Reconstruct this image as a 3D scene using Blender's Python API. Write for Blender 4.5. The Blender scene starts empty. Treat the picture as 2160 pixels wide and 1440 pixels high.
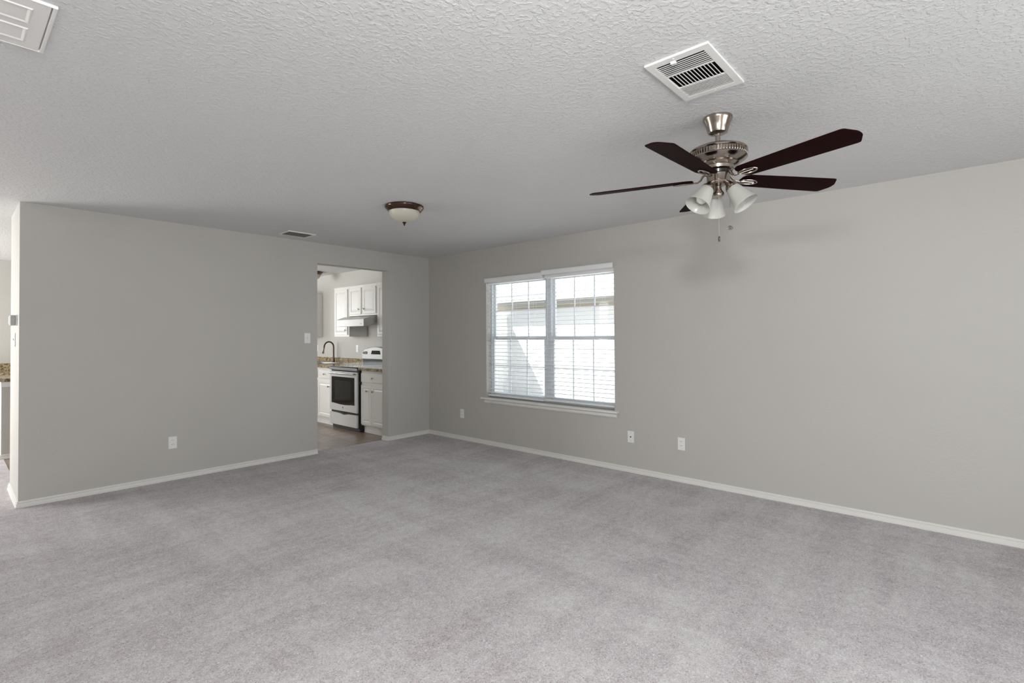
import bpy, math, random
from mathutils import Vector, Matrix
PI = math.pi
sc = bpy.context.scene
C = sc.collection

# ------------------------------------------------------------------ camera
CAM = Vector((-4.5256, -5.6446, 1.3384))
yaw, pit, rol, fpx = .8371, .0122, -.0052, 1077.74
f = Vector((math.sin(yaw)*math.cos(pit), math.cos(yaw)*math.cos(pit), math.sin(pit)))
r = Vector((math.cos(yaw), -math.sin(yaw), 0)); u = r.cross(f)
r2 = r*math.cos(rol)+u*math.sin(rol); u2 = -r*math.sin(rol)+u*math.cos(rol)
cd = bpy.data.cameras.new('camera'); cam = bpy.data.objects.new('camera', cd); C.objects.link(cam)
m = Matrix.Identity(4)
for i in range(3):
    m[i][0] = r2[i]; m[i][1] = u2[i]; m[i][2] = -f[i]; m[i][3] = CAM[i]
cam.matrix_world = m
cd.sensor_width = 36; cd.lens = fpx*36/2160; cd.shift_y = -23.4/2160; cd.clip_start = .02; cd.clip_end = 200
sc.camera = cam

# ------------------------------------------------------------------ world, sun, lights, exposure
sc.view_settings.view_transform = 'Standard'; sc.view_settings.look = 'None'
sc.view_settings.exposure = 0.07; sc.view_settings.gamma = 1.0
sc.cycles.use_denoising = True
sc.cycles.max_bounces = 12; sc.cycles.diffuse_bounces = 6; sc.cycles.transparent_max_bounces = 24
sc.cycles.sample_clamp_indirect = 6.0
w = bpy.data.worlds.new('sky'); sc.world = w; w.use_nodes = True
wn = w.node_tree.nodes; bg = wn['Background']
bg.inputs[0].default_value = (.78, .89, 1.0, 1); bg.inputs[1].default_value = 1.3

def light(name, kind, loc, direction, power, size=None, col=(1, 1, 1)):
    ld = bpy.data.lights.new(name, kind); ld.energy = power; ld.color = col
    lo = bpy.data.objects.new(name, ld); C.objects.link(lo); lo.location = loc
    if direction is not None:
        lo.rotation_euler = Vector(direction).to_track_quat('-Z', 'Y').to_euler()
    if kind == 'AREA':
        ld.shape = 'RECTANGLE'; ld.size, ld.size_y = size
    elif kind == 'SUN': ld.angle = math.radians(.6)
    else: ld.shadow_soft_size = size
    return lo
light('sun', 'SUN', (0, 0, 8), (.5, -.5, -.79), 17, col=(1, .96, .9))
# fill lamps added at unseen rear windows; daylight through the breakfast window on the left and the kitchen window
light('rear_fill_light', 'AREA', (-2.2, -7.50, 1.35), (0, 1, 0), 22, (1.7, 1.4), (.97, .98, 1))
light('rear_fill_light', 'AREA', (-5.6, -7.50, 1.35), (0, 1, 0), 30, (1.7, 1.4), (.97, .98, 1))
light('breakfast_window_daylight', 'AREA', (-7.42, 2.95, 1.35), (1, 0, 0), 220, (2.3, 1.9), (1, 1, .99))
light('kitchen_window_daylight', 'AREA', (-1.9, 4.29, 1.55), (0, -1, 0), 26, (1.5, .9), (1, 1, .99))
# the photographer's flash, held high beside the camera
light('camera_flash', 'POINT', (-4.30, -5.66, 2.12), None, 118, .10, (1, 1, .99))

# ------------------------------------------------------------------ helpers
def kids(o): return [c for c in o.children]
def tag(o, label=None, cat=None, group=None, kind=None):
    for k, v in (('label', label), ('category', cat), ('group', group), ('kind', kind)):
        if v: o[k] = v
    return o
def empty(name, loc=(0, 0, 0), rz=0, **kw):
    o = bpy.data.objects.new(name, None); C.objects.link(o); o.location = loc; o.rotation_euler = (0, 0, rz)
    o.empty_display_size = .05
    return tag(o, **kw)
class MB:
    def __init__(s): s.v = []; s.f = []; s.sm = []
    def add(s, vs, fs, smooth=False):
        b = len(s.v); s.v += [tuple(x) for x in vs]; s.f += [tuple(i+b for i in q) for q in fs]; s.sm += [smooth]*len(fs)
        return s
    def box(s, x0, x1, y0, y1, z0, z1):
        x0, x1 = sorted((x0, x1)); y0, y1 = sorted((y0, y1)); z0, z1 = sorted((z0, z1))
        v = [(x0,y0,z0),(x1,y0,z0),(x1,y1,z0),(x0,y1,z0),(x0,y0,z1),(x1,y0,z1),(x1,y1,z1),(x0,y1,z1)]
        return s.add(v, [(3,2,1,0),(4,5,6,7),(0,1,5,4),(1,2,6,5),(2,3,7,6),(3,0,4,7)])
    def prism(s, poly, axis, a, b, smooth=False):
        # poly: 2-D outline in the two other axes (x: (y,z); y: (x,z); z: (x,y))
        def P(p, t): return {'x': (t, p[0], p[1]), 'y': (p[0], t, p[1]), 'z': (p[0], p[1], t)}[axis]
        n = len(poly); v = [P(p, a) for p in poly]+[P(p, b) for p in poly]
        return s.add(v, [tuple(range(n))[::-1], tuple(range(n, 2*n))]+[(i, (i+1) % n, n+(i+1) % n, n+i) for i in range(n)], smooth)
    def ring(s, outer, inner, axis, a, b):
        # frame between two outlines with the same number of points
        def P(p, t): return {'x': (t, p[0], p[1]), 'y': (p[0], t, p[1]), 'z': (p[0], p[1], t)}[axis]
        n = len(outer)
        v = [P(p, a) for p in outer]+[P(p, a) for p in inner]+[P(p, b) for p in outer]+[P(p, b) for p in inner]
        q = []
        for i in range(n):
            j = (i+1) % n
            q += [(i, j, n+j, n+i), (2*n+i, 3*n+i, 3*n+j, 2*n+j), (i, 2*n+i, 2*n+j, j), (n+i, n+j, 3*n+j, 3*n+i)]
        return s.add(v, q)
    def lathe(s, prof, n=32, M=None, smooth=True, cap=True):
        vs = []; fs = []
        for rr, z in prof:
            for k in range(n):
                a = 2*PI*k/n; p = Vector((rr*math.cos(a), rr*math.sin(a), z)); vs.append(M @ p if M else p)
        for i in range(len(prof)-1):
            for k in range(n):
                j = (k+1) % n; fs.append((i*n+k, i*n+j, (i+1)*n+j, (i+1)*n+k))
        if cap:
            if prof[0][0] > 1e-5: fs.append(tuple(range(n))[::-1])
            if prof[-1][0] > 1e-5: fs.append(tuple((len(prof)-1)*n+k for k in range(n)))
        return s.add(vs, fs, smooth)
    def tube(s, pts, rad, n=10, closed=False, flat=1.0):
        pts = [Vector(p) for p in pts]; N = len(pts); vs = []; fs = []
        rad = rad if isinstance(rad, (list, tuple)) else [rad]*N
        prev = None
        for i, p in enumerate(pts):
            a = pts[(i-1) % N] if (closed or i) else p; b = pts[(i+1) % N] if (closed or i < N-1) else p
            t = (b-a).normalized()
            if prev is None:
                h = Vector((0, 0, 1)) if abs(t.z) < .9 else Vector((1, 0, 0)); nx = t.cross(h).normalized()
            else: nx = (prev - t*prev.dot(t)).normalized()
            prev = nx; ny = t.cross(nx)
            for k in range(n):
                q = 2*PI*k/n; vs.append(p+nx*math.cos(q)*rad[i]+ny*math.sin(q)*rad[i]*flat)
        for i in range(N if closed else N-1):
            for k in range(n):
                j = (k+1) % n; i2 = (i+1) % N; fs.append((i*n+k, i*n+j, i2*n+j, i2*n+k))
        if not closed: fs += [tuple(range(n))[::-1], tuple((N-1)*n+k for k in range(n))]
        return s.add(vs, fs, True)
    def build(s, name, mat, parent=None, bevel=0, seg=2, **kw):
        me = bpy.data.meshes.new(name); me.from_pydata(s.v, [], s.f)
        me.polygons.foreach_set('use_smooth', s.sm)
        import bmesh
        bm = bmesh.new(); bm.from_mesh(me); bmesh.ops.recalc_face_normals(bm, faces=bm.faces)
        for ed in bm.edges:
            if len(ed.link_faces) == 2 and ed.calc_face_angle(0) > math.radians(42): ed.smooth = False
        bm.to_mesh(me); bm.free()
        me.materials.append(mat); me.update()
        o = bpy.data.objects.new(name, me); C.objects.link(o)
        if parent: o.parent = parent
        if bevel:
            b = o.modifiers.new('bevel', 'BEVEL'); b.width = bevel; b.segments = seg; b.limit_method = 'ANGLE'; b.angle_limit = math.radians(40)
        return tag(o, **kw)
def dup(root, loc, rz=None, **kw):
    def cp(o, par):
        c = o.copy(); C.objects.link(c); c.parent = par
        for ch in kids(o): cp(ch, c)
        return c
    r_ = cp(root, None); r_.location = loc
    if rz is not None: r_.rotation_euler = (0, 0, rz)
    return tag(r_, **kw)

# ------------------------------------------------------------------ materials
def mat(name, col, rough=.6, metal=0, spec=.5, **kw):
    mt = bpy.data.materials.new(name); mt.use_nodes = True; b = mt.node_tree.nodes['Principled BSDF']
    b.inputs['Base Color'].default_value = (*col, 1); b.inputs['Roughness'].default_value = rough
    b.inputs['Metallic'].default_value = metal; b.inputs['Specular IOR Level'].default_value = spec
    for k, v in kw.items(): b.inputs[k].default_value = v
    return mt
def nd(mt, t, **kw):
    n = mt.node_tree.nodes.new(t)
    for k, v in kw.items():
        if k in n.inputs: n.inputs[k].default_value = v
        else: setattr(n, k, v)
    return n
def lk(mt, a, b): mt.node_tree.links.new(a, b)
def coords(mt, scale=(1, 1, 1), rot=(0, 0, 0)):
    t = nd(mt, 'ShaderNodeTexCoord'); mp = nd(mt, 'ShaderNodeMapping'); mp.inputs['Scale'].default_value = scale; mp.inputs['Rotation'].default_value = rot
    lk(mt, t.outputs['Object'], mp.inputs[0]); return mp.outputs[0]
def noise(mt, vec, scale, detail=2, rough=.5, dist=0):
    n = nd(mt, 'ShaderNodeTexNoise'); n.inputs['Scale'].default_value = scale; n.inputs['Detail'].default_value = detail
    n.inputs['Roughness'].default_value = rough; n.inputs['Distortion'].default_value = dist; lk(mt, vec, n.inputs['Vector']); return n.outputs['Fac']
def ramp(mt, fac, stops):
    n = nd(mt, 'ShaderNodeValToRGB'); e = n.color_ramp.elements
    while len(e) < len(stops): e.new(.5)
    for q, (p, c) in zip(e, stops):
        q.position = p; q.color = (*c, 1) if len(c) == 3 else c
    lk(mt, fac, n.inputs[0]); return n.outputs[0]
def mixc(mt, a, b, fac, mode='MIX'):
    n = nd(mt, 'ShaderNodeMix', data_type='RGBA', blend_type=mode)
    for s_, v in ((n.inputs[0], fac), (n.inputs[6], a), (n.inputs[7], b)):
        if isinstance(v, (int, float)): s_.default_value = v
        elif isinstance(v, tuple): s_.default_value = (*v, 1)
        else: lk(mt, v, s_)
    return n.outputs[2]
def math_(mt, op, a, b=0.0):
    n = nd(mt, 'ShaderNodeMath', operation=op)
    for s_, v in ((n.inputs[0], a), (n.inputs[1], b)):
        if isinstance(v, (int, float)): s_.default_value = v
        else: lk(mt, v, s_)
    return n.outputs[0]
def bump(mt, h, strength, dist=.01):
    n = nd(mt, 'ShaderNodeBump'); n.inputs['Strength'].default_value = strength; n.inputs['Distance'].default_value = dist
    lk(mt, h, n.inputs['Height']); lk(mt, n.outputs[0], mt.node_tree.nodes['Principled BSDF'].inputs['Normal'])
def base(mt, c): lk(mt, c, mt.node_tree.nodes['Principled BSDF'].inputs['Base Color'])

WALL = mat('greige_wall_paint', (.50, .47, .425), .55, spec=.3)
v = coords(WALL); h = noise(WALL, v, 60, 3, .5, .4); bump(WALL, h, .22, .004)
base(WALL, mixc(WALL, (.478, .466, .436), (.503, .491, .462), noise(WALL, v, 1.2, 3)))
CEIL = mat('textured_ceiling_paint', (.665, .672, .672), .55, spec=.3)
v = coords(CEIL); a = ramp(CEIL, noise(CEIL, v, 48, 3, .55, .35), [(.48, (0, 0, 0)), (.60, (1, 1, 1))])
bump(CEIL, mixc(CEIL, a, noise(CEIL, v, 110, 2), .2), .48, .0045)
CARPET = mat('mauve_grey_carpet', (.35, .32, .32), .95, spec=.1)
v = coords(CARPET)
big = ramp(CARPET, noise(CARPET, v, 1.3, 6, .6, 1.1), [(.40, (0, 0, 0)), (.60, (1, 1, 1))])
s1 = ramp(CARPET, noise(CARPET, coords(CARPET, (.7, 5.5, 1), (0, 0, .95)), 1.0, 4, .55, .5), [(.44, (0, 0, 0)), (.56, (1, 1, 1))])
s2 = ramp(CARPET, noise(CARPET, coords(CARPET, (5.0, .6, 1), (0, 0, .35)), 1.0, 4, .55, .5), [(.46, (0, 0, 0)), (.58, (1, 1, 1))])
lay = mixc(CARPET, mixc(CARPET, s1, s2, noise(CARPET, v, .6, 1)), big, .45)
mid = noise(CARPET, v, 22, 5, .7)
fine = noise(CARPET, v, 140, 3, .8, 1.3)
tone = mixc(CARPET, (.472, .446, .455), (.612, .596, .603), lay)
tone = mixc(CARPET, tone, ramp(CARPET, mid, [(.3, (.38, .37, .37)), (.7, (.64, .64, .64))]), .6, 'OVERLAY')
tone = mixc(CARPET, tone, ramp(CARPET, fine, [(.30, (.07, .065, .065)), (.44, (.46, .455, .455)), (.57, (.59, .58, .58)), (.71, (.94, .93, .93))]), .95, 'OVERLAY')
base(CARPET, tone); bump(CARPET, mixc(CARPET, fine, mid, .3), .7, .008)
TRIM = mat('white_trim_paint', (.74, .73, .70), .4)
PLASTIC = mat('white_plastic', (.80, .80, .78), .35)
CABW = mat('white_cabinet_paint', (.76, .75, .72), .4)
BLACKM = mat('duct_black', (.004, .003, .003), .9, spec=.05)
DARK = mat('dark_slot', (.02, .02, .02), .6)
BLIND = mat('white_blind_vinyl', (.82, .83, .83), .45)
VINYL = mat('window_frame_vinyl', (.72, .75, .78), .45)
NICKEL = mat('brushed_nickel', (.38, .33, .29), .2, 1)
BRONZE = mat('oil_rubbed_bronze', (.09, .065, .05), .32, .9)
STEEL = mat('stainless_steel', (.50, .50, .49), .32, .9)
SATIN = mat('satin_steel_light', (.56, .56, .55), .45, .3)
BLACK = mat('black_enamel', (.008, .008, .008), .25)
GLASSB = mat('black_oven_glass', (.006, .006, .006), .05, spec=.6)
CHAIN = mat('chain_metal', (.45, .42, .38), .3, .9)
BULB = mat('white_bulb_glass', (.85, .84, .80), .25)
MAHOG = mat('dark_mahogany_veneer', (.03, .006, .006), .6, spec=.04)
v = coords(MAHOG, (3, 40, 40)); base(MAHOG, mixc(MAHOG, (.006, .001, .001), (.018, .003, .003), noise(MAHOG, v, 3, 4)))
def frosted(name, col):
    mt = bpy.data.materials.new(name); mt.use_nodes = True; nt = mt.node_tree; nt.nodes.remove(nt.nodes['Principled BSDF'])
    d = nd(mt, 'ShaderNodeBsdfDiffuse'); d.inputs[0].default_value = (*col, 1); t = nd(mt, 'ShaderNodeBsdfTranslucent'); t.inputs[0].default_value = (*col, 1)
    g = nd(mt, 'ShaderNodeBsdfGlossy'); g.inputs['Roughness'].default_value = .25
    a_ = nd(mt, 'ShaderNodeMixShader'); a_.inputs[0].default_value = .35; b_ = nd(mt, 'ShaderNodeMixShader'); b_.inputs[0].default_value = .05
    lk(mt, d.outputs[0], a_.inputs[1]); lk(mt, t.outputs[0], a_.inputs[2]); lk(mt, a_.outputs[0], b_.inputs[1]); lk(mt, g.outputs[0], b_.inputs[2])
    lk(mt, b_.outputs[0], nt.nodes['Material Output'].inputs[0]); return mt
FROST = frosted('frosted_white_glass', (.66, .66, .62)); ALAB = frosted('cream_dome_glass', (.74, .72, .62))
def clear_glass():
    mt = bpy.data.materials.new('clear_window_glass'); mt.use_nodes = True; nt = mt.node_tree; nt.nodes.remove(nt.nodes['Principled BSDF'])
    t = nd(mt, 'ShaderNodeBsdfTransparent'); t.inputs[0].default_value = (.97, .98, .98, 1); g = nd(mt, 'ShaderNodeBsdfGlossy'); g.inputs['Roughness'].default_value = .02
    a_ = nd(mt, 'ShaderNodeMixShader'); a_.inputs[0].default_value = .012
    lk(mt, t.outputs[0], a_.inputs[1]); lk(mt, g.outputs[0], a_.inputs[2]); lk(mt, a_.outputs[0], nt.nodes['Material Output'].inputs[0]); return mt
PANE = clear_glass()
GRAN = mat('speckled_brown_granite', (.3, .25, .15), .15)
v = coords(GRAN); g1 = ramp(GRAN, noise(GRAN, v, 48, 5, .75, .4), [(.34, (.03, .018, .01)), (.46, (.22, .15, .08)), (.54, (.42, .36, .22)), (.66, (.62, .56, .42))])
g2 = ramp(GRAN, noise(GRAN, v, 20, 3, .6), [(.45, (1, 1, 1)), (.62, (.35, .28, .18))]); base(GRAN, mixc(GRAN, g1, g2, .8, 'MULTIPLY'))
TILE = mat('brown_ceramic_floor_tile', (.2, .14, .1), .36, spec=1.0)
v = coords(TILE, (1, 1, 1)); bt = nd(TILE, 'ShaderNodeTexBrick'); bt.offset = 0; bt.squash = 1
mp = nd(TILE, 'ShaderNodeMapping'); tc = nd(TILE, 'ShaderNodeTexCoord'); mp.inputs['Location'].default_value = (1.02, -.575, 0)
lk(TILE, tc.outputs['Object'], mp.inputs[0]); lk(TILE, mp.outputs[0], bt.inputs['Vector'])
bt.inputs['Scale'].default_value = 1; bt.inputs['Brick Width'].default_value = .455; bt.inputs['Row Height'].default_value = .455
bt.inputs['Mortar Size'].default_value = .0045; bt.inputs['Mortar Smooth'].default_value = .1
bt.inputs['Color1'].default_value = (.27, .205, .165, 1); bt.inputs['Color2'].default_value = (.22, .16, .125, 1); bt.inputs['Mortar'].default_value = (.045, .032, .026, 1)
tc2 = mixc(TILE, bt.outputs['Color'], ramp(TILE, noise(TILE, v, 7, 5, .65, .6), [(.35, (.35, .33, .32)), (.65, (.68, .66, .64))]), .7, 'OVERLAY'); base(TILE, tc2)
bump(TILE, bt.outputs['Fac'], -.3, .003)
STUCCO = mat('pale_lap_siding', (.66, .66, .66), .8)
BRICKM = mat('tan_frieze_board', (.30, .275, .215), .8)
FASC = mat('grey_fascia_paint', (.30, .29, .27), .7)
SHING = mat('light_grey_roof_shingle', (.62, .61, .60), .9)
v = coords(SHING); base(SHING, mixc(SHING, (.55, .54, .53), (.68, .67, .66), noise(SHING, v, 20, 4)))
GROUND = mat('pale_concrete_ground', (.42, .41, .38), .9)
v = coords(GROUND); base(GROUND, mixc(GROUND, (.66, .66, .655), (.74, .74, .73), noise(GROUND, v, 5, 5)))
FENCEM = mat('white_vinyl_fence', (.78, .78, .77), .6)
VPIPE = mat('grey_vent_metal', (.25, .25, .25), .6)

# ------------------------------------------------------------------ the room shell
H = 2.44; XL = -4.132; T = .133; XLL = -7.5; YR = -7.6; YK = 4.315; D0, D1, DH = -1.637, -.672, 2.204
def wall(name, axis, at, th, a0, a1, z0=0, z1=H, holes=(), m_=None, **kw):
    b = MB(); cuts = sorted({a0, a1, *[h_[0] for h_ in holes], *[h_[1] for h_ in holes]})
    for p, q in zip(cuts, cuts[1:]):
        hs = [h_ for h_ in holes if h_[0] <= p+1e-6 and h_[1] >= q-1e-6]
        segs = [(z0, z1)] if not hs else [(z0, hs[0][2]), (hs[0][3], z1)]
        for s0, s1 in segs:
            if s1-s0 < 1e-4: continue
            if axis == 'x': b.box(at, at+th, p, q, s0, s1)
            else: b.box(p, q, at, at+th, s0, s1)
    o = b.build(name, m_ or WALL, kind='structure', **kw)
    md = o.modifiers.new('weld', 'WELD'); return o
WY0, WY1, WZ0, WZ1 = -2.955, -1.130, .588, 2.045     # window opening
wall('wall_right', 'x', 0, .15, YR, YK, holes=[(WY0, WY1, WZ0, WZ1)], label='greige wall with the blind covered window')
wall('wall_back', 'y', 0, T, XL, 0, holes=[(D0, D1, 0, DH)], label='greige wall with the open doorway to the kitchen')
wall('wall_return', 'x', XL, .12, T, .782, label='short bright wall end carrying thermostat and switch')
wall('wall_light_block', 'x', -2.6, .12, T, 1.45, label='unseen kitchen partition added to block stray light')  # added out of view to stop breakfast light leaking through the doorway
wall('wall_kitchen_far', 'y', YK, .12, XLL-.12, .15, holes=[(-2.7, -1.1, 1.06, 2.06)])
wall('wall_left', 'x', XLL-.12, .12, YR, YK, holes=[(1.75, 4.15, .4, 2.3)])
wall('wall_front', 'y', YR-.12, .12, XLL-.12, .15, holes=[(-6.45, -4.75, .65, 2.05), (-3.05, -1.35, .65, 2.05)])
MB().box(XLL-.12, .15, YR-.12, YK+.12, H, H+.15).build('ceiling', CEIL, kind='structure')
fl = MB().box(XLL-.12, .15, YR-.12, .10, -.10, 0); fl.box(XLL-.12, -4.082, .10, 2.40, -.10, 0)
fl.build('floor', CARPET, kind='structure', label='mauve grey carpet')
MB().box(-4.082, .15, .10, YK+.12, -.10, -.003).box(XLL-.12, -4.082, 2.40, YK+.12, -.10, -.003).build('floor', TILE, kind='structure', label='brown ceramic tile kitchen floor')

# baseboards: moulded profile swept along each run
PROF = [(0, 0), (.018, 0), (.018, .0085), (.0125, .0100), (.0125, .0345), (.0045, .0360), (.0045, .0390), (.0095, .0405), (.0080, .0500), (0, .0508)]
def base_run(b, pts):
    # pts: list of floor points; board thickness grows to the left of the direction of travel; ends mitred
    n = len(pts); P = [Vector((x, y)) for x, y in pts]; rings = []
    for i in range(n):
        d0 = (P[i]-P[i-1]).normalized() if i else None; d1 = (P[i+1]-P[i]).normalized() if i < n-1 else None
        n0 = Vector((-d0.y, d0.x)) if d0 else None; n1 = Vector((-d1.y, d1.x)) if d1 else None
        if n0 is None: nn = n1
        elif n1 is None: nn = n0
        else:
            nn = (n0+n1); nn = nn/ (nn.dot(n0))
        rings.append([(P[i].x+nn.x*t, P[i].y+nn.y*t, z) for t, z in PROF])
    k = len(PROF); vs = [p for rg in rings for p in rg]; fs = []
    for i in range(n-1):
        for j in range(k):
            q = (j+1) % k; fs.append((i*k+j, i*k+q, (i+1)*k+q, (i+1)*k+j))
    fs += [tuple(range(k))[::-1], tuple((n-1)*k+j for j in range(k))]
    b.add(vs, fs); return b
base_run(MB(), [(0, YR), (0, 0)]).build('baseboard_right', TRIM, kind='structure')
base_run(MB(), [(0, 0), (D1, 0), (D1, T-.005)]).build('baseboard_back', TRIM, kind='structure')
base_run(MB(), [(D0, 0), (XL, 0), (XL, .782)]).build('baseboard_back_left', TRIM, kind='structure')
base_run(MB(), [(XLL, YK), (XLL, YR)]).build('baseboard_left', TRIM, kind='structure')
base_run(MB(), [(XLL, YR), (0, YR)]).build('baseboard_front', TRIM, kind='structure')

# ------------------------------------------------------------------ window 1 with its two blinds
W = empty('window_1', (0, -2.04, WZ0), kind='structure', label='twin single hung window with white grilles')
def wb(): return MB()
def shift(b, dx, dy, dz): b.v = [(x+dx, y+dy, z+dz) for x, y, z in b.v]; return b
oy, oz = 2.04, -WZ0
b = MB().ring([(WY0, WZ0), (WY1, WZ0), (WY1, WZ1), (WY0, WZ1)], [(WY0+.022, WZ0+.03), (WY1-.022, WZ0+.03), (WY1-.022, WZ1-.025), (WY0+.022, WZ1-.025)], 'x', .085, .149)
b.box(.085, .149, -2.088, -2.012, WZ0+.02, WZ1-.02)
shift(b, 0, oy, oz).build('window_frame', VINYL, W, bevel=.002)
for (a0, a1) in ((-2.012, WY1-.022), (WY0+.022, -2.088)):
    for (z0, z1, x0, nm) in ((WZ0+.03, 1.343, .092, 'lower_sash'), (1.300, WZ1-.025, .120, 'upper_sash')):
        s_ = .032
        b = MB().ring([(a0, z0), (a1, z0), (a1, z1), (a0, z1)], [(a0+s_, z0+s_), (a1-s_, z0+s_), (a1-s_, z1-s_), (a0+s_, z1-s_)], 'x', x0, x0+.026)
        for k in (1, 2):
            y_ = a0+s_+(a1-a0-2*s_)*k/3; b.box(x0+.006, x0+.018, y_-.006, y_+.006, z0+s_, z1-s_)
        zm = (z0+z1)/2; b.box(x0+.0055, x0+.0185, a0+s_, a1-s_, zm-.006, zm+.006)
        so = shift(b, 0, oy, oz).build(nm, VINYL, W)
        shift(MB().box(x0+.011, x0+.014, a0+s_, a1-s_, z0+s_, z1-s_), 0, oy, oz).build('pane', PANE, so)
shift(MB().box(-.045, .10, WY0-.045, WY1+.07, .562, .586), 0, oy, oz).build('window_sill', TRIM, W, bevel=.005)
pr_ = [(-.001, .517), (-.012, .517), (-.018, .528), (-.018, .550), (-.030, .562), (-.001, .562)]
shift(MB().prism(pr_, 'y', WY0-.028, WY1+.022), 0, oy, oz).build('apron', TRIM, W)

def blind(y0, y1, zt, zb, tilt, label, wand_len):
    t = empty('window_blind', (.045, (y0+y1)/2, zb), label=label, cat='window blind', group='white horizontal blinds in the window')
    c = (y0+y1)/2; hw = (y1-y0)/2
    # valance with rounded nose and short returns
    pv = [(-.052, zt-.054), (-.064, zt-.054), (-.070, zt-.046), (-.070, zt-.012), (-.064, zt), (-.052, zt)]
    vb = MB().prism([(x, z-zb) for x, z in pv], 'y', -hw-.006, hw+.006)
    vb.box(-.06, .02, -hw-.006, -hw+.000, zt-.054-zb, zt-zb) if y1 < -2 else vb.box(-.06, -.047, hw, hw+.006, zt-.054-zb, zt-zb)
    vb.build('valance', BLIND, t, bevel=.001)
    top = min(zt, WZ1-.004)
    MB().box(-.022, .028, -hw+.008, hw-.008, top-.045-zb, top-zb).build('headrail', BLIND, t)
    sl = MB(); n = int((top-.055-zb-.03)/.0452); ca, sa = math.cos(tilt), math.sin(tilt)
    zs = []
    for i in range(n):
        z = .045+i*.0452; zs.append(z); P = []
        for k in range(5):   # gently crowned slat
            xx = -.025+.05*k/4; zz = .0022*(1-((k-2)/2)**2)
            P.append((xx*ca-zz*sa, z+xx*sa+zz*ca))
        Q = [(x, zz-.0026) for x, zz in P[::-1]]
        sl.prism(P+Q, 'y', -hw+.010, hw-.010)
    sl.build('slats', BLIND, t)
    MB().box(-.025, .025, -hw+.010, hw-.010, 0, .018).build('bottom_rail', BLIND, t, bevel=.003)
    cords = MB()
    for yy in (-hw+.14, 0, hw-.14):
        for xx in (-.026, .026): cords.tube([(xx, yy, .015), (xx, yy, top-.05-zb)], .0009, 5)
    cords.build('ladder_cords', BLIND, t)
    if wand_len:
        MB().tube([(-.035, hw-.055, top-.05-zb), (-.037, hw-.055, top-.05-wand_len-zb)], .004, 6).build('tilt_wand', VINYL, t)
    return t
blind(-2.020, -1.124-.008, 2.064, .604, .02, 'left white horizontal blind, valance slightly lower, nearer the room corner', .62)
blind(-2.948, -2.038, 2.085, .612, .02, 'right white horizontal blind with the higher valance', .75)

# ------------------------------------------------------------------ behind the camera: unseen rear windows added for fill light, and the breakfast window
for n_, (a0, a1) in ((2, (-6.45, -4.75)), (3, (-3.05, -1.35))):
    e = empty('window_%d' % n_, ((a0+a1)/2, YR, .65), kind='structure'); hw = (a1-a0)/2
    MB().ring([(-hw, 0), (hw, 0), (hw, 1.4), (-hw, 1.4)], [(-hw+.05, .05), (hw-.05, .05), (hw-.05, 1.35), (-hw+.05, 1.35)], 'y', -.1, -.04).box(-.03, .03, -.1, -.04, .05, 1.35).build('window_frame', VINYL, e)
    MB().box(-hw+.05, hw-.05, -.072, -.068, .05, 1.35).build('pane', PANE, e)
e = empty('window_4', (XLL, 2.95, .4), kind='structure')
MB().ring([(-1.2, 0), (1.2, 0), (1.2, 1.9), (-1.2, 1.9)], [(-1.15, .05), (1.15, .05), (1.15, 1.85), (-1.15, 1.85)], 'x', -.1, -.04).box(-.1, -.04, -.03, .03, .05, 1.85).build('window_frame', VINYL, e)
MB().box(-.072, -.068, -1.15, 1.15, .05, 1.85).build('pane', PANE, e)

e = empty('window_5', (-1.9, YK, 1.06), kind='structure')
MB().ring([(-.8, 0), (.8, 0), (.8, 1.0), (-.8, 1.0)], [(-.76, .04), (.76, .04), (.76, .96), (-.76, .96)], 'y', .05, .10).box(-.02, .02, .05, .10, .04, .96).build('window_frame', VINYL, e)
MB().box(-.76, .76, .07, .074, .04, .96).build('pane', PANE, e)

# ------------------------------------------------------------------ outside
MB().box(-14, 16, -14, 14, -.35, -.12).build('ground', GROUND, kind='structure', label='pale ground between the houses')
NH = empty('neighbouring_house', (4.5, 0, -.12), label='sunlit pale neighbouring house with low eave seen through the window', cat='house')
sid = MB()
for i in range(19):   # lap siding, each board leaning out a little
    z = i*.12; sid.prism([(0, z), (-.012, z), (-.004, z+.12), (0, z+.12)], 'y', -12, 12)
sid.box(0, .2, -12, 12, 0, 2.28); sid.build('siding', STUCCO, NH)
MB().box(-.03, 0, -12, 12, 2.07, 2.20).build('frieze_board', BRICKM, NH)
MB().box(-.24, .01, -12, 12, 2.20, 2.215).build('soffit', STUCCO, NH)
MB().box(-.27, -.24, -12, 12, 2.16, 2.33).build('fascia', FASC, NH)
MB().tube([(-.33, -12, 2.30), (-.33, 12, 2.30)], .055, 8).build('gutter', STUCCO, NH)
MB().prism([(-.33, 2.40), (-.33, 2.425), (5.5, 4.9), (5.5, 4.85)], 'y', -12.3, 12.3).build('roof', SHING, NH)
for (yy, xx, hh) in ((1.10, 1.0, .30), (1.3, 1.7, .22)):
    MB().lathe([(.04, 2.9), (.04, 3.0+hh+xx*.1), (.075, 3.02+hh+xx*.1), (.075, 3.06+hh+xx*.1), (.001, 3.08+hh+xx*.1)], 12, Matrix.Translation((xx, yy, 0))).build('vent_pipe', VPIPE, NH)
FN = empty('side_fence', (2.3, 2.64, -.12), label='white privacy fence running between the two houses', cat='fence')
fb = MB()
for i in range(28): x_ = -2.15+i*.155; fb.box(x_, x_+.148, -.01, .01, 0, 1.92)
fb.build('fence_boards', FENCEM, FN)
for zz in (.3, 1.6): MB().box(-2.1, 2.08, .01, .05, zz, zz+.09).build('fence_rail', FENCEM, FN)

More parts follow.
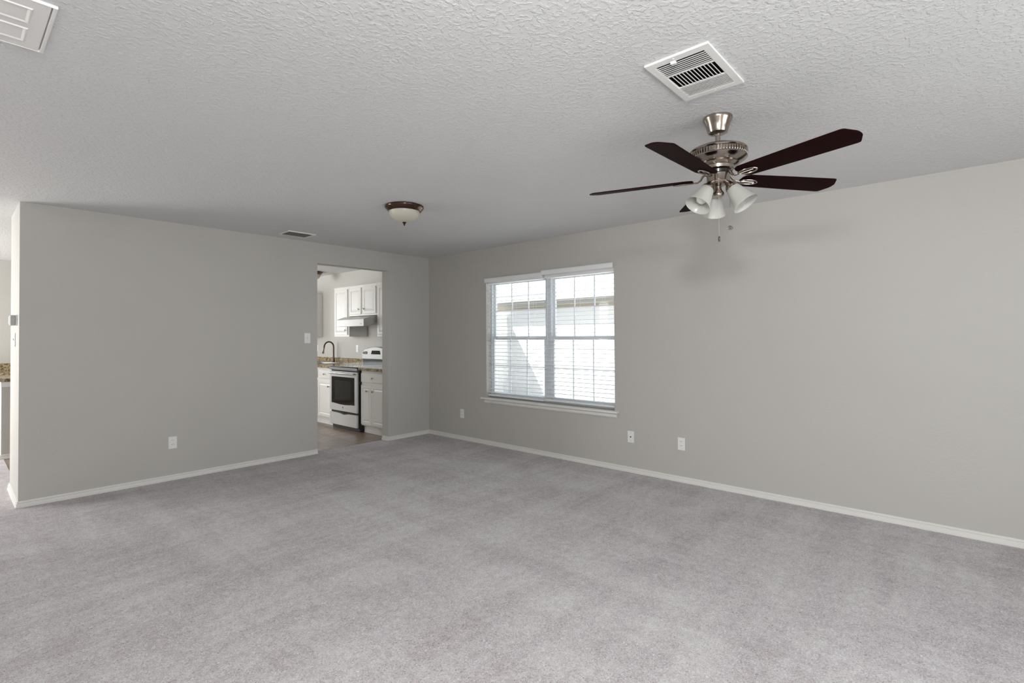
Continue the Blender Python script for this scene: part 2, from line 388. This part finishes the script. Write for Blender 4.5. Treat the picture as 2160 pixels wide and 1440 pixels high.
# ------------------------------------------------------------------ wall plates
def plate_root(name, loc, rz, label, cat, group=None):
    e = empty(name, loc, rz, label=label, cat=cat, group=group)
    MB().prism([(-.035, -.057), (.035, -.057), (.035, .057), (-.035, .057)], 'y', 0, -.006).build('cover_plate', PLASTIC, e, bevel=.003)
    return e
def outlet(loc, rz, label, group=None):
    # local: plate in the x-z plane, facing -y
    e = plate_root('power_outlet', loc, rz, label, 'power outlet', group)
    for dz in (.0195, -.0195):
        pts = [(.0168*math.cos(a), max(-.0125, min(.0125, .0168*math.sin(a)))+dz) for a in [2*PI*k/24 for k in range(24)]]
        q = MB().prism(pts, 'y', -.0055, -.0085).build('receptacle', PLASTIC, e)
        s_ = MB().box(-.0085, -.0055, -.0080, -.0092, dz+.000, dz+.009).box(.0055, .0085, -.0080, -.0092, dz+.001, dz+.008)
        s_.lathe([(.0035, -.0092), (.0035, -.0080)], 10, Matrix.Translation((0, 0, dz-.0065)) @ Matrix.Rotation(-PI/2, 4, 'X') @ Matrix.Scale(-1, 4, (0, 0, 1)))
        s_.build('slots', DARK, q)
    MB().lathe([(.003, .006), (.003, .0072), (.0005, .0076)], 10, Matrix.Rotation(PI/2, 4, 'X')).build('screw', PLASTIC, e)
    return e
RZR = PI/2*3   # plates on the right-hand wall face -x
outlet((-3.077, 0, .352), 0, 'white duplex outlet low on the left wall, away from the doorway', 'white wall outlets')
outlet((0, -.682, .338), RZR, 'white duplex outlet near the room corner, left of the window', 'white wall outlets')
outlet((0, -3.65, .347), RZR, 'white duplex outlet right of the cable jack under the fan', 'white wall outlets')
jk = plate_root('cable_jack', (0, -3.134, .347), RZR, 'white cable jack plate just right of the window', 'wall jack')
MB().lathe([(.0065, .005), (.0065, .008), (.0045, .008), (.0045, .016), (.001, .016)], 12, Matrix.Rotation(PI/2, 4, 'X')).build('connector', BRONZE, jk)
for dz in (.042, -.042): MB().lathe([(.003, .006), (.003, .0074)], 8, Matrix.Translation((0, 0, dz)) @ Matrix.Rotation(PI/2, 4, 'X')).build('screw', CHAIN, jk)
def toggle(e, dx=0):
    q = MB().prism([(-.006, -.012), (-.004, .012), (-.016, .011), (-.018, .004)], 'x', dx-.005, dx+.005).build('toggle', PLASTIC, e)
    return q
def switch(loc, rz, label, xs=(0,)):
    e = plate_root('light_switch', loc, rz, label, 'light switch', 'white light switches')
    for dx in xs: toggle(e, dx)
    for dz in (.03, -.03): MB().lathe([(.0028, .006), (.0028, .0072)], 8, Matrix.Translation((0, 0, dz)) @ Matrix.Rotation(PI/2, 4, 'X')).build('screw', CHAIN, e)
    return e
switch((-1.758, 0, 1.333), 0, 'white light switch beside the kitchen doorway')
switch((XL, .335, 1.333), RZR, 'white light switch below the thermostat on the wall end')
th = empty('thermostat', (XL, .215, 1.493), RZR, label='small white thermostat box on the narrow wall end', cat='thermostat')
MB().prism([(-.062, -.042), (.062, -.042), (.062, .042), (-.062, .042)], 'y', 0, -.010).build('back_plate', PLASTIC, th)
MB().prism([(-.058, -.042), (.058, -.042), (.058, .042), (-.058, .042)], 'y', -.010, -.042).build('housing', mat('grey_plastic', (.42, .42, .41), .5), th, bevel=.006)
MB().box(-.040, .040, -.041, -.046, -.028, .030).build('front_cover', PLASTIC, th, bevel=.002)

# ------------------------------------------------------------------ ceiling things
# supply register with three louvre zones
vx0, vx1, vy0, vy1 = -2.625, -2.218, -4.925, -4.662
R_ = empty('ceiling_register', ((vx0+vx1)/2, (vy0+vy1)/2, H), label='large white ceiling register with dark louvres beside the fan', cat='air vent', group='white ceiling registers')
ax, ay = (vx1-vx0)/2, (vy1-vy0)/2; ix0, ix1, iy = -.164, .168, .099
fr = MB()
fr.ring([(-ax, -ay), (ax, -ay), (ax, ay), (-ax, ay)], [(ix0, -iy), (ix1, -iy), (ix1, iy), (ix0, iy)], 'z', 0, -.010).build('frame', PLASTIC, R_, bevel=.003)
MB().box(ix0, ix1, -iy, iy, -.0015, -.0005).build('duct_opening', BLACKM, R_)
z1 = MB(); xa, xb = -.062, .066
for k in range(7): x_ = ix0+.0085+k*.0142; z1.box(x_, x_+.0060, -iy, iy, -.0095, -.0088)
z1.build('louvres', PLASTIC, R_)
z2 = MB()
for k in range(12):
    y_ = -iy+.014+k*(2*iy-.02)/12; z2.box(xa+.003, xb-.003, y_-.0010, y_+.0010, -.0095, -.0065)
z2.box(xa-.002, xa+.004, -iy, iy, -.0098, -.004).box(xb-.004, xb+.002, -iy, iy, -.0098, -.004)
z2.build('louvres', PLASTIC, R_)
z3 = MB()
for k in range(8): x_ = xb+.006+k*.0122; z3.box(x_, x_+.0068, -iy, iy, -.0095, -.0089)
z3.build('louvres', PLASTIC, R_)
MB().prism([(ix0-.010, -.009), (ix0+.010, -.009), (ix0+.008, -.017), (ix0-.004, -.018)], 'y', .012, .034).build('damper_lever', PLASTIC, R_, bevel=.002)
for x_, y_ in ((-ax+.018, .015), (ax-.018, -.015)): MB().lathe([(.0045, -.009), (.0045, -.0115), (.001, -.012)], 10, Matrix.Translation((x_, y_, 0))).build('screw', TRIM, R_)
# small register over the left wall
S_ = empty('ceiling_register', (-2.03, -.337, H), label='small white ceiling register above the left wall', cat='air vent', group='white ceiling registers')
ax, ay = .150, .118
MB().ring([(-ax, -ay), (ax, -ay), (ax, ay), (-ax, ay)], [(-ax+.022, -ay+.022), (ax-.022, -ay+.022), (ax-.022, ay-.022), (-ax+.022, ay-.022)], 'z', 0, -.010).build('frame', PLASTIC, S_, bevel=.003)
MB().box(-ax+.022, ax-.022, -ay+.022, ay-.022, -.0015, -.0005).build('duct_opening', DARK, S_)
z_ = MB()
for k in range(20):
    x_ = -ax+.026+k*.0124; z_.prism([(x_, -.003), (x_+.001, -.003), (x_+.005, -.010), (x_+.004, -.010)], 'y', -ay+.022, ay-.022)
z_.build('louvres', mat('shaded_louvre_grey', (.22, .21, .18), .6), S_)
# panelled ceiling hatch at the upper left
A_ = empty('ceiling_hatch', (-4.68, -3.21, H), label='white raised panel ceiling hatch at upper left corner', cat='ceiling hatch')
MB().ring([(-.62, -.195), (.40, -.195), (.40, .195), (-.62, .195)], [(-.61, -.190), (.388, -.190), (.388, .190), (-.61, .190)], 'z', 0, -.010).build('frame', PLASTIC, A_, bevel=.002)
pan = MB().box(-.608, .3835, -.1895, .1895, -.002, -.009)
for (a0, a1, b0, b1) in ((-.53, .345, -.138, -.020), (-.53, .345, .020, .138)):
    lv = [(0, -.0088), (.004, -.0125), (.007, -.0125), (.014, -.0092)]
    q = [[(a0+d, b0+d, z_), (a1-d, b0+d, z_), (a1-d, b1-d, z_), (a0+d, b1-d, z_)] for d, z_ in lv]
    pan.add([p_ for l_ in q for p_ in l_], [(4*i+j, 4*i+(j+1) % 4, 4*i+4+(j+1) % 4, 4*i+4+j) for i in range(3) for j in range(4)])
pan.build('panel', PLASTIC, A_)
# flush mount domes
def dome(loc, rad, label, group=None):
    e = empty('flush_ceiling_light', loc, label=label, cat='ceiling light', group=group or 'bronze rimmed dome lights'); k = rad/.165
    MB().lathe([(.150*k, 0), (.163*k, -.004), (.165*k, -.012), (.160*k, -.022), (.150*k, -.030), (.147*k, -.036), (.138*k, -.046), (.130*k, -.048), (.126*k, -.044)], 48, cap=False).build('metal_rim', BRONZEN, e)
    pts = [(.129*k*math.cos(a), -.044-.092*k*math.sin(a)) for a in [PI/2*i/12 for i in range(12)]]+[(.0005, -.044-.092*k)]
    MB().lathe(pts, 48).build('glass_dome', ALAB, e)
    z0 = -.044-.092*k
    MB().lathe([(.002, z0+.004), (.016*k, z0), (.017*k, z0-.006), (.009, z0-.012), (.006, z0-.016), (.008, z0-.021), (.004, z0-.028), (.0005, z0-.031)], 16).build('finial', BRONZEN, e)
    return e
BRONZEN = mat('dark_polished_bronze', (.10, .062, .048), .2, 1)
dome((-1.945, -2.105, H), .163, 'bronze rimmed flush dome light on the living room ceiling')
dome((-.43, 2.56, H), .185, 'bronze rimmed dome light half seen through the kitchen doorway')

# ------------------------------------------------------------------ ceiling fan
FX, FY = -1.913, -4.698
F = empty('ceiling_fan', (FX, FY, H), label='brushed nickel ceiling fan with dark blades and three glass shades', cat='ceiling fan')
def zz(a): return a-H
MB().lathe([(.071, 0), (.072, zz(2.432)), (.069, zz(2.424)), (.060, zz(2.405)), (.053, zz(2.385)), (.050, zz(2.372)), (.046, zz(2.362)), (.030, zz(2.356)), (.014, zz(2.355))], 40).build('canopy', NICKEL, F)
MB().lathe([(.0125, zz(2.362)), (.0125, zz(2.302)), (.019, zz(2.300)), (.024, zz(2.290))], 20).build('downrod', NICKEL, F)
mo = MB().lathe([(.010, zz(2.303)), (.030, zz(2.302)), (.070, zz(2.294)), (.112, zz(2.284)), (.134, zz(2.274)), (.140, zz(2.266)), (.137, zz(2.261)), (.133, zz(2.259)), (.133, zz(2.236)), (.138, zz(2.233)), (.139, zz(2.228)), (.132, zz(2.221)), (.112, zz(2.208)), (.098, zz(2.203)), (.100, zz(2.198)), (.090, zz(2.190)), (.078, zz(2.186)), (.076, zz(2.172)), (.060, zz(2.168))], 64).build('motor_housing', NICKEL, F)
rb = MB()
for k in range(60):
    a = 2*PI*k/60; cx_, cy_ = .1345*math.cos(a), .1345*math.sin(a)
    rb.tube([(cx_, cy_, zz(2.237)), (cx_*1.018, cy_*1.018, zz(2.243)), (cx_*1.018, cy_*1.018, zz(2.252)), (cx_, cy_, zz(2.258))], .0038, 6)
rb.build('ribbed_band', NICKEL, mo)
MB().lathe([(.058, zz(2.170)), (.062, zz(2.166)), (.060, zz(2.152)), (.052, zz(2.150))], 32).build('blade_hub', BLACK, F)
MB().lathe([(.050, zz(2.153)), (.055, zz(2.150)), (.0555, zz(2.113)), (.058, zz(2.110)), (.056, zz(2.106)), (.046, zz(2.099)), (.030, zz(2.094)), (.016, zz(2.088)), (.015, zz(2.082)), (.020, zz(2.070)), (.0275, zz(2.058)), (.029, zz(2.048)), (.026, zz(2.041)), (.001, zz(2.038))], 40).build('switch_housing', NICKEL, F)
ZB = zz(2.128)
def blade_mesh():
    b_ = MB(); r0, r1 = .120, .665; P = []
    L = [(r0, .030), (r0+.008, .045), (r0+.03, .056), (.40, .064), (.622, .0685), (.635, .066), (.640, .061), (.664, .022), (.6675, .010)]
    P = [(x, y) for x, y in L]+[(x, -y) for x, y in L[::-1]]
    b_.prism(P, 'z', 0, .0055); return b_
def iron_mesh():
    b_ = MB()
    # oval loop with a centre bar under the blade, and a swan-neck arm back to the hub
    b_.tube([(.168+.048*math.cos(a), .021*math.sin(a), -.005) for a in [2*PI*k/28 for k in range(28)]], .0045, 8, closed=True)
    b_.tube([(.125, 0, -.005), (.150, 0, -.0045), (.200, 0, -.0045)], .0028, 6)
    b_.tube([(.060, 0, .030), (.072, 0, .022), (.083, 0, .004), (.098, 0, -.006), (.122, 0, -.006)], [.010, .009, .0075, .0065, .006], 10, flat=.7)
    return b_
bm0 = None
for k, az in enumerate((-109, -37, 35, 107, 179)):
    q = blade_mesh(); R3 = Matrix.Rotation(math.radians(az), 4, 'Z') @ Matrix.Translation((0, 0, ZB)) @ Matrix.Rotation(math.radians(-11), 4, 'X')
    o = q.build('blade', MAHOG, F, bevel=.002); o.matrix_local = R3
    iron_mesh().build('blade_iron', NICKEL, o)
# light kit
for az in (33, 153, -87):
    R1 = Matrix.Rotation(math.radians(az), 4, 'Z'); tl = math.radians(35)
    M = R1 @ Matrix.Translation((.054, 0, zz(2.092))) @ Matrix.Rotation(PI-tl, 4, 'Y')   # local +z runs out and down along the shade
    hd = MB().lathe([(.004, -.022), (.014, -.018), (.017, -.004), (.024, .004), (.030, .014), (.033, .026), (.031, .032), (.002, .032)], 28, M)
    hd.tube([R1 @ Vector((.020, 0, zz(2.108))), R1 @ Vector((.034, 0, zz(2.104))), M @ Vector((0, 0, -.012))], .009, 10)
    ho = hd.build('lamp_holder', NICKEL, F)
    prof = [(.028, .022), (.032, .026), (.037, .045), (.043, .070), (.049, .095), (.055, .115), (.062, .130), (.064, .134), (.062, .134), (.059, .130), (.052, .115), (.046, .095), (.040, .070), (.034, .045), (.029, .030)]
    sh = MB().lathe(prof, 40, M, cap=False).build('glass_shade', FROST, F)
    MB().lathe([(.012, .030), (.013, .045), (.022, .062), (.0285, .080), (.028, .092), (.020, .106), (.008, .112), (.001, .113)], 24, M).build('bulb', BULB, sh)
def chain(dx, dy, z0, z1, name):
    c_ = MB(); nseg = int((z0-z1)/.0042)
    for i in range(nseg):
        z = z0-i*.0042
        c_.lathe([(.0001, z+.0016), (.0014, z+.0008), (.0014, z-.0008), (.0001, z-.0016)], 6, Matrix.Translation((dx, dy, -H)))
    c_.tube([(dx, dy, zz(z0+.004)), (dx, dy, zz(z1))], .0005, 4)
    return c_.build(name, CHAIN, F)
c1x, c1y = .056*math.cos(math.radians(-158)), .056*math.sin(math.radians(-158))
ch = chain(c1x, c1y, 2.116, 1.828, 'pull_chain')
MB().lathe([(.001, zz(1.829)), (.0042, zz(1.826)), (.0046, zz(1.808)), (.004, zz(1.803)), (.001, zz(1.802))], 12, Matrix.Translation((c1x, c1y, 0))).build('fob', BLACK, ch, label='small black cylinder fob')
c2x, c2y = .058*math.cos(math.radians(-50)), .058*math.sin(math.radians(-50))
ch = chain(c2x, c2y, 2.108, 1.892, 'pull_chain')
fb = MB(); vr = Vector((.669, -.743, 0))
fb.tube([Vector((c2x, c2y, zz(1.881)))+vr*.013*math.cos(a)+Vector((0, 0, .009*math.sin(a))) for a in [2*PI*k/20 for k in range(20)]], .0022, 6, closed=True)
fb.lathe([(.0005, .005), (.006, .003), (.0075, 0), (.006, -.003), (.0005, -.005)], 12, Matrix.Translation((c2x, c2y, zz(1.881))))
fb.build('fob', NICKEL, ch, label='round nickel medallion fob')

# ------------------------------------------------------------------ kitchen cabinets
def door_on(parent, y0, y1, z0, z1, x=0, knob=None, name='door'):
    # raised-panel door facing -x, local coordinates of parent
    b_ = MB().box(x-.019, x-.001, y0, y1, z0, z1); e = .052
    o_ = [(y0+e, z0+e), (y1-e, z0+e), (y1-e, z1-e), (y0+e, z1-e)]
    b_.v = []; b_.f = []; b_.sm = []
    O = [(y0, z0), (y1, z0), (y1, z1), (y0, z1)]
    def rect(d): return [(y0+d, z0+d), (y1-d, z0+d), (y1-d, z1-d), (y0+d, z1-d)]
    levels = [(0, -.001), (0, -.016), (.003, -.019), (e-.012, -.019), (e-.006, -.013), (e, -.010), (e+.018, -.017), (e+.020, -.017)]
    vs = [(x+dx, yy, zz_) for d, dx in levels for yy, zz_ in rect(d)]; fs = [(0, 1, 2, 3)]
    for L_ in range(len(levels)-1):
        for i in range(4): j = (i+1) % 4; fs.append((L_*4+i, L_*4+j, (L_+1)*4+j, (L_+1)*4+i))
    t_ = (len(levels)-1)*4; fs.append((t_, t_+1, t_+2, t_+3)); b_.add(vs, fs)
    d_ = b_.build(name, CABW, parent)
    if knob: knob_on(d_, x-.019, *knob)
    return d_
def knob_on(parent, x, y, z):
    MB().lathe([(.006, 0), (.0045, .004), (.005, .012), (.012, .018), (.0145, .023), (.012, .028), (.001, .030)], 14, Matrix.Translation((x, y, z)) @ Matrix.Rotation(-PI/2, 4, 'Y')).build('knob', NICKEL, parent)
def drawer_on(parent, y0, y1, z0, z1, x=0):
    d_ = MB().box(x-.019, x-.001, y0, y1, z0, z1).build('drawer', CABW, parent, bevel=.004)
    knob_on(d_, x-.019, (y0+y1)/2, (z0+z1)/2); return d_
def wall_cab(y0, y1, z0, z1, doors, label, group='white kitchen wall cabinets'):
    c = (y0+y1)/2; e_ = empty('wall_cabinet', (-.32, c, z0), label=label, cat='kitchen cabinet', group=group)
    MB().box(0, .318, y0-c+.001, y1-c-.001, 0, z1-z0).build('body', CABW, e_, bevel=.001)
    MB().box(-.006, .316, y0-c+.001, y1-c-.001, z1-z0, z1-z0+.014).build('top_trim', CABW, e_)
    for (a0, a1, ky, kz) in doors: door_on(e_, a0-c, a1-c, .026, z1-z0-.026, 0, (ky-c, kz-z0))
    return e_
wall_cab(1.552, 2.005, 1.352, 2.116, [(1.586, 1.972, 1.622, 1.452)], 'white wall cabinet with one tall door left of the range hood')
wall_cab(.790, 1.550, 1.664, 2.116, [(.804, 1.144, 1.094, 1.762), (1.196, 1.520, 1.236, 1.762)], 'short white two door wall cabinet above the range hood')
wall_cab(.145, .788, 1.352, 2.116, [(.165, .455, .42, 1.45), (.475, .752, .51, 1.45)], 'white wall cabinet right of the hood, partly hidden by the doorway')
wall_cab(3.00, 3.80, 1.352, 2.104, [(3.02, 3.39, 3.36, 1.45), (3.41, 3.78, 3.44, 1.45)], 'cream end of the far wall cabinet beyond the sink')
def base_cab(y0, y1, label, drawers, doors, hollow=False):
    c = (y0+y1)/2; e_ = empty('base_cabinet', (-.58, c, 0), label=label, cat='kitchen cabinet', group='white kitchen base cabinets')
    w_ = (y1-y0)/2-.001; bb = MB()
    if hollow:
        bb.box(0, .018, -w_, w_, .102, .874).box(.018, .578, -w_, -w_+.018, .102, .874).box(.018, .578, w_-.018, w_, .102, .874).box(.018, .578, -w_+.018, w_-.018, .102, .120)
    else: bb.box(0, .578, -w_, w_, .102, .874)
    bb.build('body', CABW, e_, bevel=.001)
    MB().box(.045, .575, y0-c+.001, y1-c-.001, -.003, .101).build('toe_kick', CABW, e_)
    for a0, a1 in drawers: drawer_on(e_, a0-c, a1-c, .712, .838)
    for (a0, a1, ky) in doors: door_on(e_, a0-c, a1-c, .122, .672, 0, (ky-c, .592))
    return e_
base_cab(.140, .786, 'white base cabinet with drawer and two doors right of the range', [(.156, .770)], [(.156, .508, .455), (.516, .770, .600)])
base_cab(1.556, 2.03, 'white base cabinet with drawer and door left of the range', [(1.575, 2.010)], [(1.575, 2.010, 1.66)])
base_cab(2.03, 2.95, 'white sink base cabinet under the faucet', [(2.05, 2.48), (2.50, 2.93)], [(2.05, 2.48, 2.44), (2.50, 2.93, 2.54)], hollow=True)
base_cab(2.95, 3.85, 'white base cabinet at the far end of the sink counter', [(2.97, 3.39), (3.41, 3.83)], [(2.97, 3.39, 3.35), (3.41, 3.83, 3.45)])
ct = MB().box(-.635, -.002, .135, .786, .876, .914).build('countertop', GRAN, bevel=.004, label='short speckled granite countertop right of the range', cat='countertop', group='speckled granite countertops')
MB().box(-.022, -.002, .135, .786, .915, 1.000).build('backsplash', GRAN, ct)
cl = MB().box(-.635, -.56, 1.554, 4.30, .876, .914).box(-.56, -.13, 1.554, 2.13, .876, .914).box(-.56, -.13, 2.83, 4.30, .876, .914).box(-.13, -.002, 1.554, 4.30, .876, .914)
ct = cl.build('countertop', GRAN, label='long speckled granite countertop holding the sink', cat='countertop', group='speckled granite countertops')
MB().box(-.022, -.002, 1.554, 4.29, .915, .994).build('backsplash', GRAN, ct)
sk = empty('kitchen_sink', (-.345, 2.48, .914), label='stainless steel drop in kitchen sink in granite counter', cat='sink')
MB().ring([(-.232, -.365), (.228, -.365), (.228, .365), (-.232, .365)], [(-.20, -.335), (.20, -.335), (.20, .335), (-.20, .335)], 'z', .0, .006).build('rim', STEEL, sk, bevel=.002)
bw = MB()
bw.add([(-.205,-.34,.002),(.205,-.34,.002),(.205,.34,.002),(-.205,.34,.002),(-.18,-.315,-.18),(.18,-.315,-.18),(.18,.315,-.18),(-.18,.315,-.18)], [(0,1,5,4),(1,2,6,5),(2,3,7,6),(3,0,4,7),(4,5,6,7)])
bw.build('basin', STEEL, sk)
fa = empty('kitchen_faucet', (-.075, 2.48, .914), label='dark gooseneck kitchen faucet with pull down spray head', cat='faucet')
MB().lathe([(.027, 0), (.027, .006), (.021, .012), (.019, .050), (.021, .085), (.016, .10), (.012, .112)], 20).build('base', BRONZE, fa)
pts = [(0, 0, .10), (0, 0, .20), (0, 0, .265)]+[(-.085+.085*math.cos(a), 0, .265+.088*math.sin(a)) for a in [PI*k/14 for k in range(1, 14)]]+[(-.176, 0, .245)]
MB().tube(pts, .0125, 14).build('gooseneck', BRONZE, fa)
MB().tube([(-.175, 0, .248), (-.181, 0, .225), (-.190, 0, .180), (-.196, 0, .158)], [.014, .015, .020, .024], 16).build('spray_head', NICKEL, fa)
MB().tube([(0, -.018, .075), (-.010, -.045, .085), (-.03, -.075, .098)], [.009, .007, .006], 10).build('handle', STEEL, fa)
outlet((0, 1.848, 1.156), RZR, 'white outlet on the kitchen wall between faucet and range', 'white wall outlets')
outlet((0, 3.20, 1.150), RZR, 'white outlet on the kitchen wall at the left doorway edge', 'white wall outlets')

# ------------------------------------------------------------------ range
RG = empty('kitchen_range', (-.62, 1.170, 0), label='stainless electric range with black oven window', cat='kitchen range'); hw = .378
MB().box(0, .60, -hw, hw, .045, .898).build('body', BLACK, RG, bevel=.003)
for x_, y_ in ((.06, -.32), (.06, .32), (.55, -.32), (.55, .32)): MB().lathe([(.018, -.003), (.018, .046)], 10, Matrix.Translation((x_, y_, 0))).build('foot', BLACK, RG)
MB().box(.02, .56, -hw+.004, hw-.004, .002, .046).build('toe_panel', BLACK, RG)
MB().box(-.022, .53, -hw-.001, hw+.001, .899, .915).build('cooktop', GLASSB, RG, bevel=.003)
MB().box(-.030, -.001, -hw, hw, .862, .898).build('front_trim', mat('dark_steel_trim', (.30, .30, .30), .35, .9), RG, bevel=.003)
dr = MB().box(-.030, -.001, -hw+.004, hw-.004, .268, .842).build('oven_door', SATIN, RG, bevel=.004)
win = [(-.315, .765), (-.315, .374)]+[(-.315+.63*t/10, .374-.018*math.sin(PI*t/10)+.006) for t in range(1, 10)]+[(.315, .374), (.315, .765)]
MB().prism(win, 'x', -.0335, -.029).build('oven_window', GLASSB, dr)
MB().prism([(y*.72, (z-.57)*.72+.57) for y, z in win], 'x', -.0342, -.0336).build('inner_glass', mat('oven_inner_glass', (.025, .025, .022), .08), dr)
hp = [(-.060-.018*math.sin(PI*t/16), -.345+.69*t/16, .818) for t in range(17)]
hb = MB().tube(hp, .0135, 12); hb.tube([(-.028, -.335, .818), (-.062, -.338, .818)], .011, 10); hb.tube([(-.028, .335, .818), (-.062, .338, .818)], .011, 10)
hb.build('handle', STEEL, dr)
MB().box(-.0315, -.0295, -.013, .013, .308, .334).build('emblem', mat('emblem_dark', (.10, .10, .10), .4), dr)
gp = MB().prism([(-hw+.004, .236), (-.12, .232), (0, .214), (.12, .232), (hw-.004, .236), (hw-.004, .060), (-hw+.004, .060)], 'x', -.030, -.001)
gp.build('storage_drawer', SATIN, RG, bevel=.003)
# backguard with arched top
bgd = [(-hw, .985), (-hw, 1.075), (-hw+.02, 1.115), (-.30, 1.140), (-.20, 1.165), (-.10, 1.178), (0, 1.184), (.10, 1.178), (.20, 1.165), (.30, 1.140), (hw-.02, 1.115), (hw, 1.075), (hw, .985)]
MB().box(.535, .60, -hw+.004, hw-.004, .9, .995).build('backguard_riser', mat('dark_teal_gloss', (.05, .065, .065), .12), RG)
BG = MB().prism([(y, 1.0+(z-.985)*.95) for y, z in bgd], 'x', .515, .60).build('backguard', SATIN, RG, bevel=.008)
MB().prism([(-hw+.02, 1.128), (-.20, 1.178), (0, 1.192), (.20, 1.178), (hw-.02, 1.128), (hw-.03, 1.12), (.20, 1.168), (0, 1.181), (-.20, 1.168), (-hw+.03, 1.12)], 'x', .520, .603).build('top_cap', BLACK, BG)
MB().prism([(-.145, 1.077), (.115, 1.077), (.090, 1.135), (-.125, 1.135)], 'x', .513, .5155).build('control_display', GLASSB, BG)
for sgn in (1, -1):
    pp = [(.225, 1.078), (.335, 1.078), (.345, 1.095), (.335, 1.112), (.235, 1.122), (.215, 1.100)]
    MB().prism([(sgn*y, z) for y, z in pp], 'x', .508, .5155).build('knob_cluster', BLACK, BG, bevel=.002)
# ------------------------------------------------------------------ hood
HD = empty('range_hood', (-.02, 1.170, 1.50), label='stainless under cabinet range hood above the range', cat='range hood')
side = [(0, .155), (-.30, .155), (-.40, .147), (-.52, .103), (-.52, .002), (-.445, 0), (-.37, .035), (-.30, .050), (0, .055)]
MB().prism(side, 'y', -.378, .378).build('shell', STEEL, HD, bevel=.003)
MB().box(-.521, -.5185, -.378, .378, .003, .100).build('front_panel', SATIN, HD)
cg = MB()
for y_ in (-.30, -.26): cg.box(-.524, -.520, y_-.012, y_+.012, .025, .045)
cg.build('controls', PLASTIC, HD)

# ------------------------------------------------------------------ breakfast bar seen at the left edge
XBAR = -4.103
wall('wall_bar', 'y', 2.42, .12, XBAR, -2.6, 0, .862, label='low half wall carrying the breakfast bar')
MB().box(XBAR-.004, -2.6, 2.400, 2.419, .805, .862).build('trim_1', TRIM, kind='structure')
base_run(MB(), [(-2.6, 2.42), (XBAR, 2.42), (XBAR, 2.54)]).build('baseboard_bar', TRIM, kind='structure')
MB().box(XBAR-.05, -2.6, 2.385, 3.08, .864, .902).build('countertop', GRAN, bevel=.004, label='granite breakfast bar top at the left photo edge', cat='countertop', group='speckled granite countertops')
pb = empty('base_cabinet', (-3.3, 2.82, 0), label='white peninsula cabinet under the breakfast bar', cat='kitchen cabinet')
MB().box(-.79, .70, -.278, .22, .0, .862).build('body', CABW, pb)
fc = MB().box(-5.2, -2.9, 3.68, 4.312, .864, .902).build('countertop', GRAN, bevel=.004, label='granite counter on the far kitchen wall behind the bar', cat='countertop', group='speckled granite countertops')
MB().box(-5.2, -2.9, 4.29, 4.312, .903, 1.005).build('backsplash', GRAN, fc)
pb = empty('base_cabinet', (-4.05, 4.0, 0), label='white cabinets under the far kitchen wall counter', cat='kitchen cabinet')
MB().box(-1.14, 1.14, -.28, .30, .0, .862).build('body', CABW, pb)
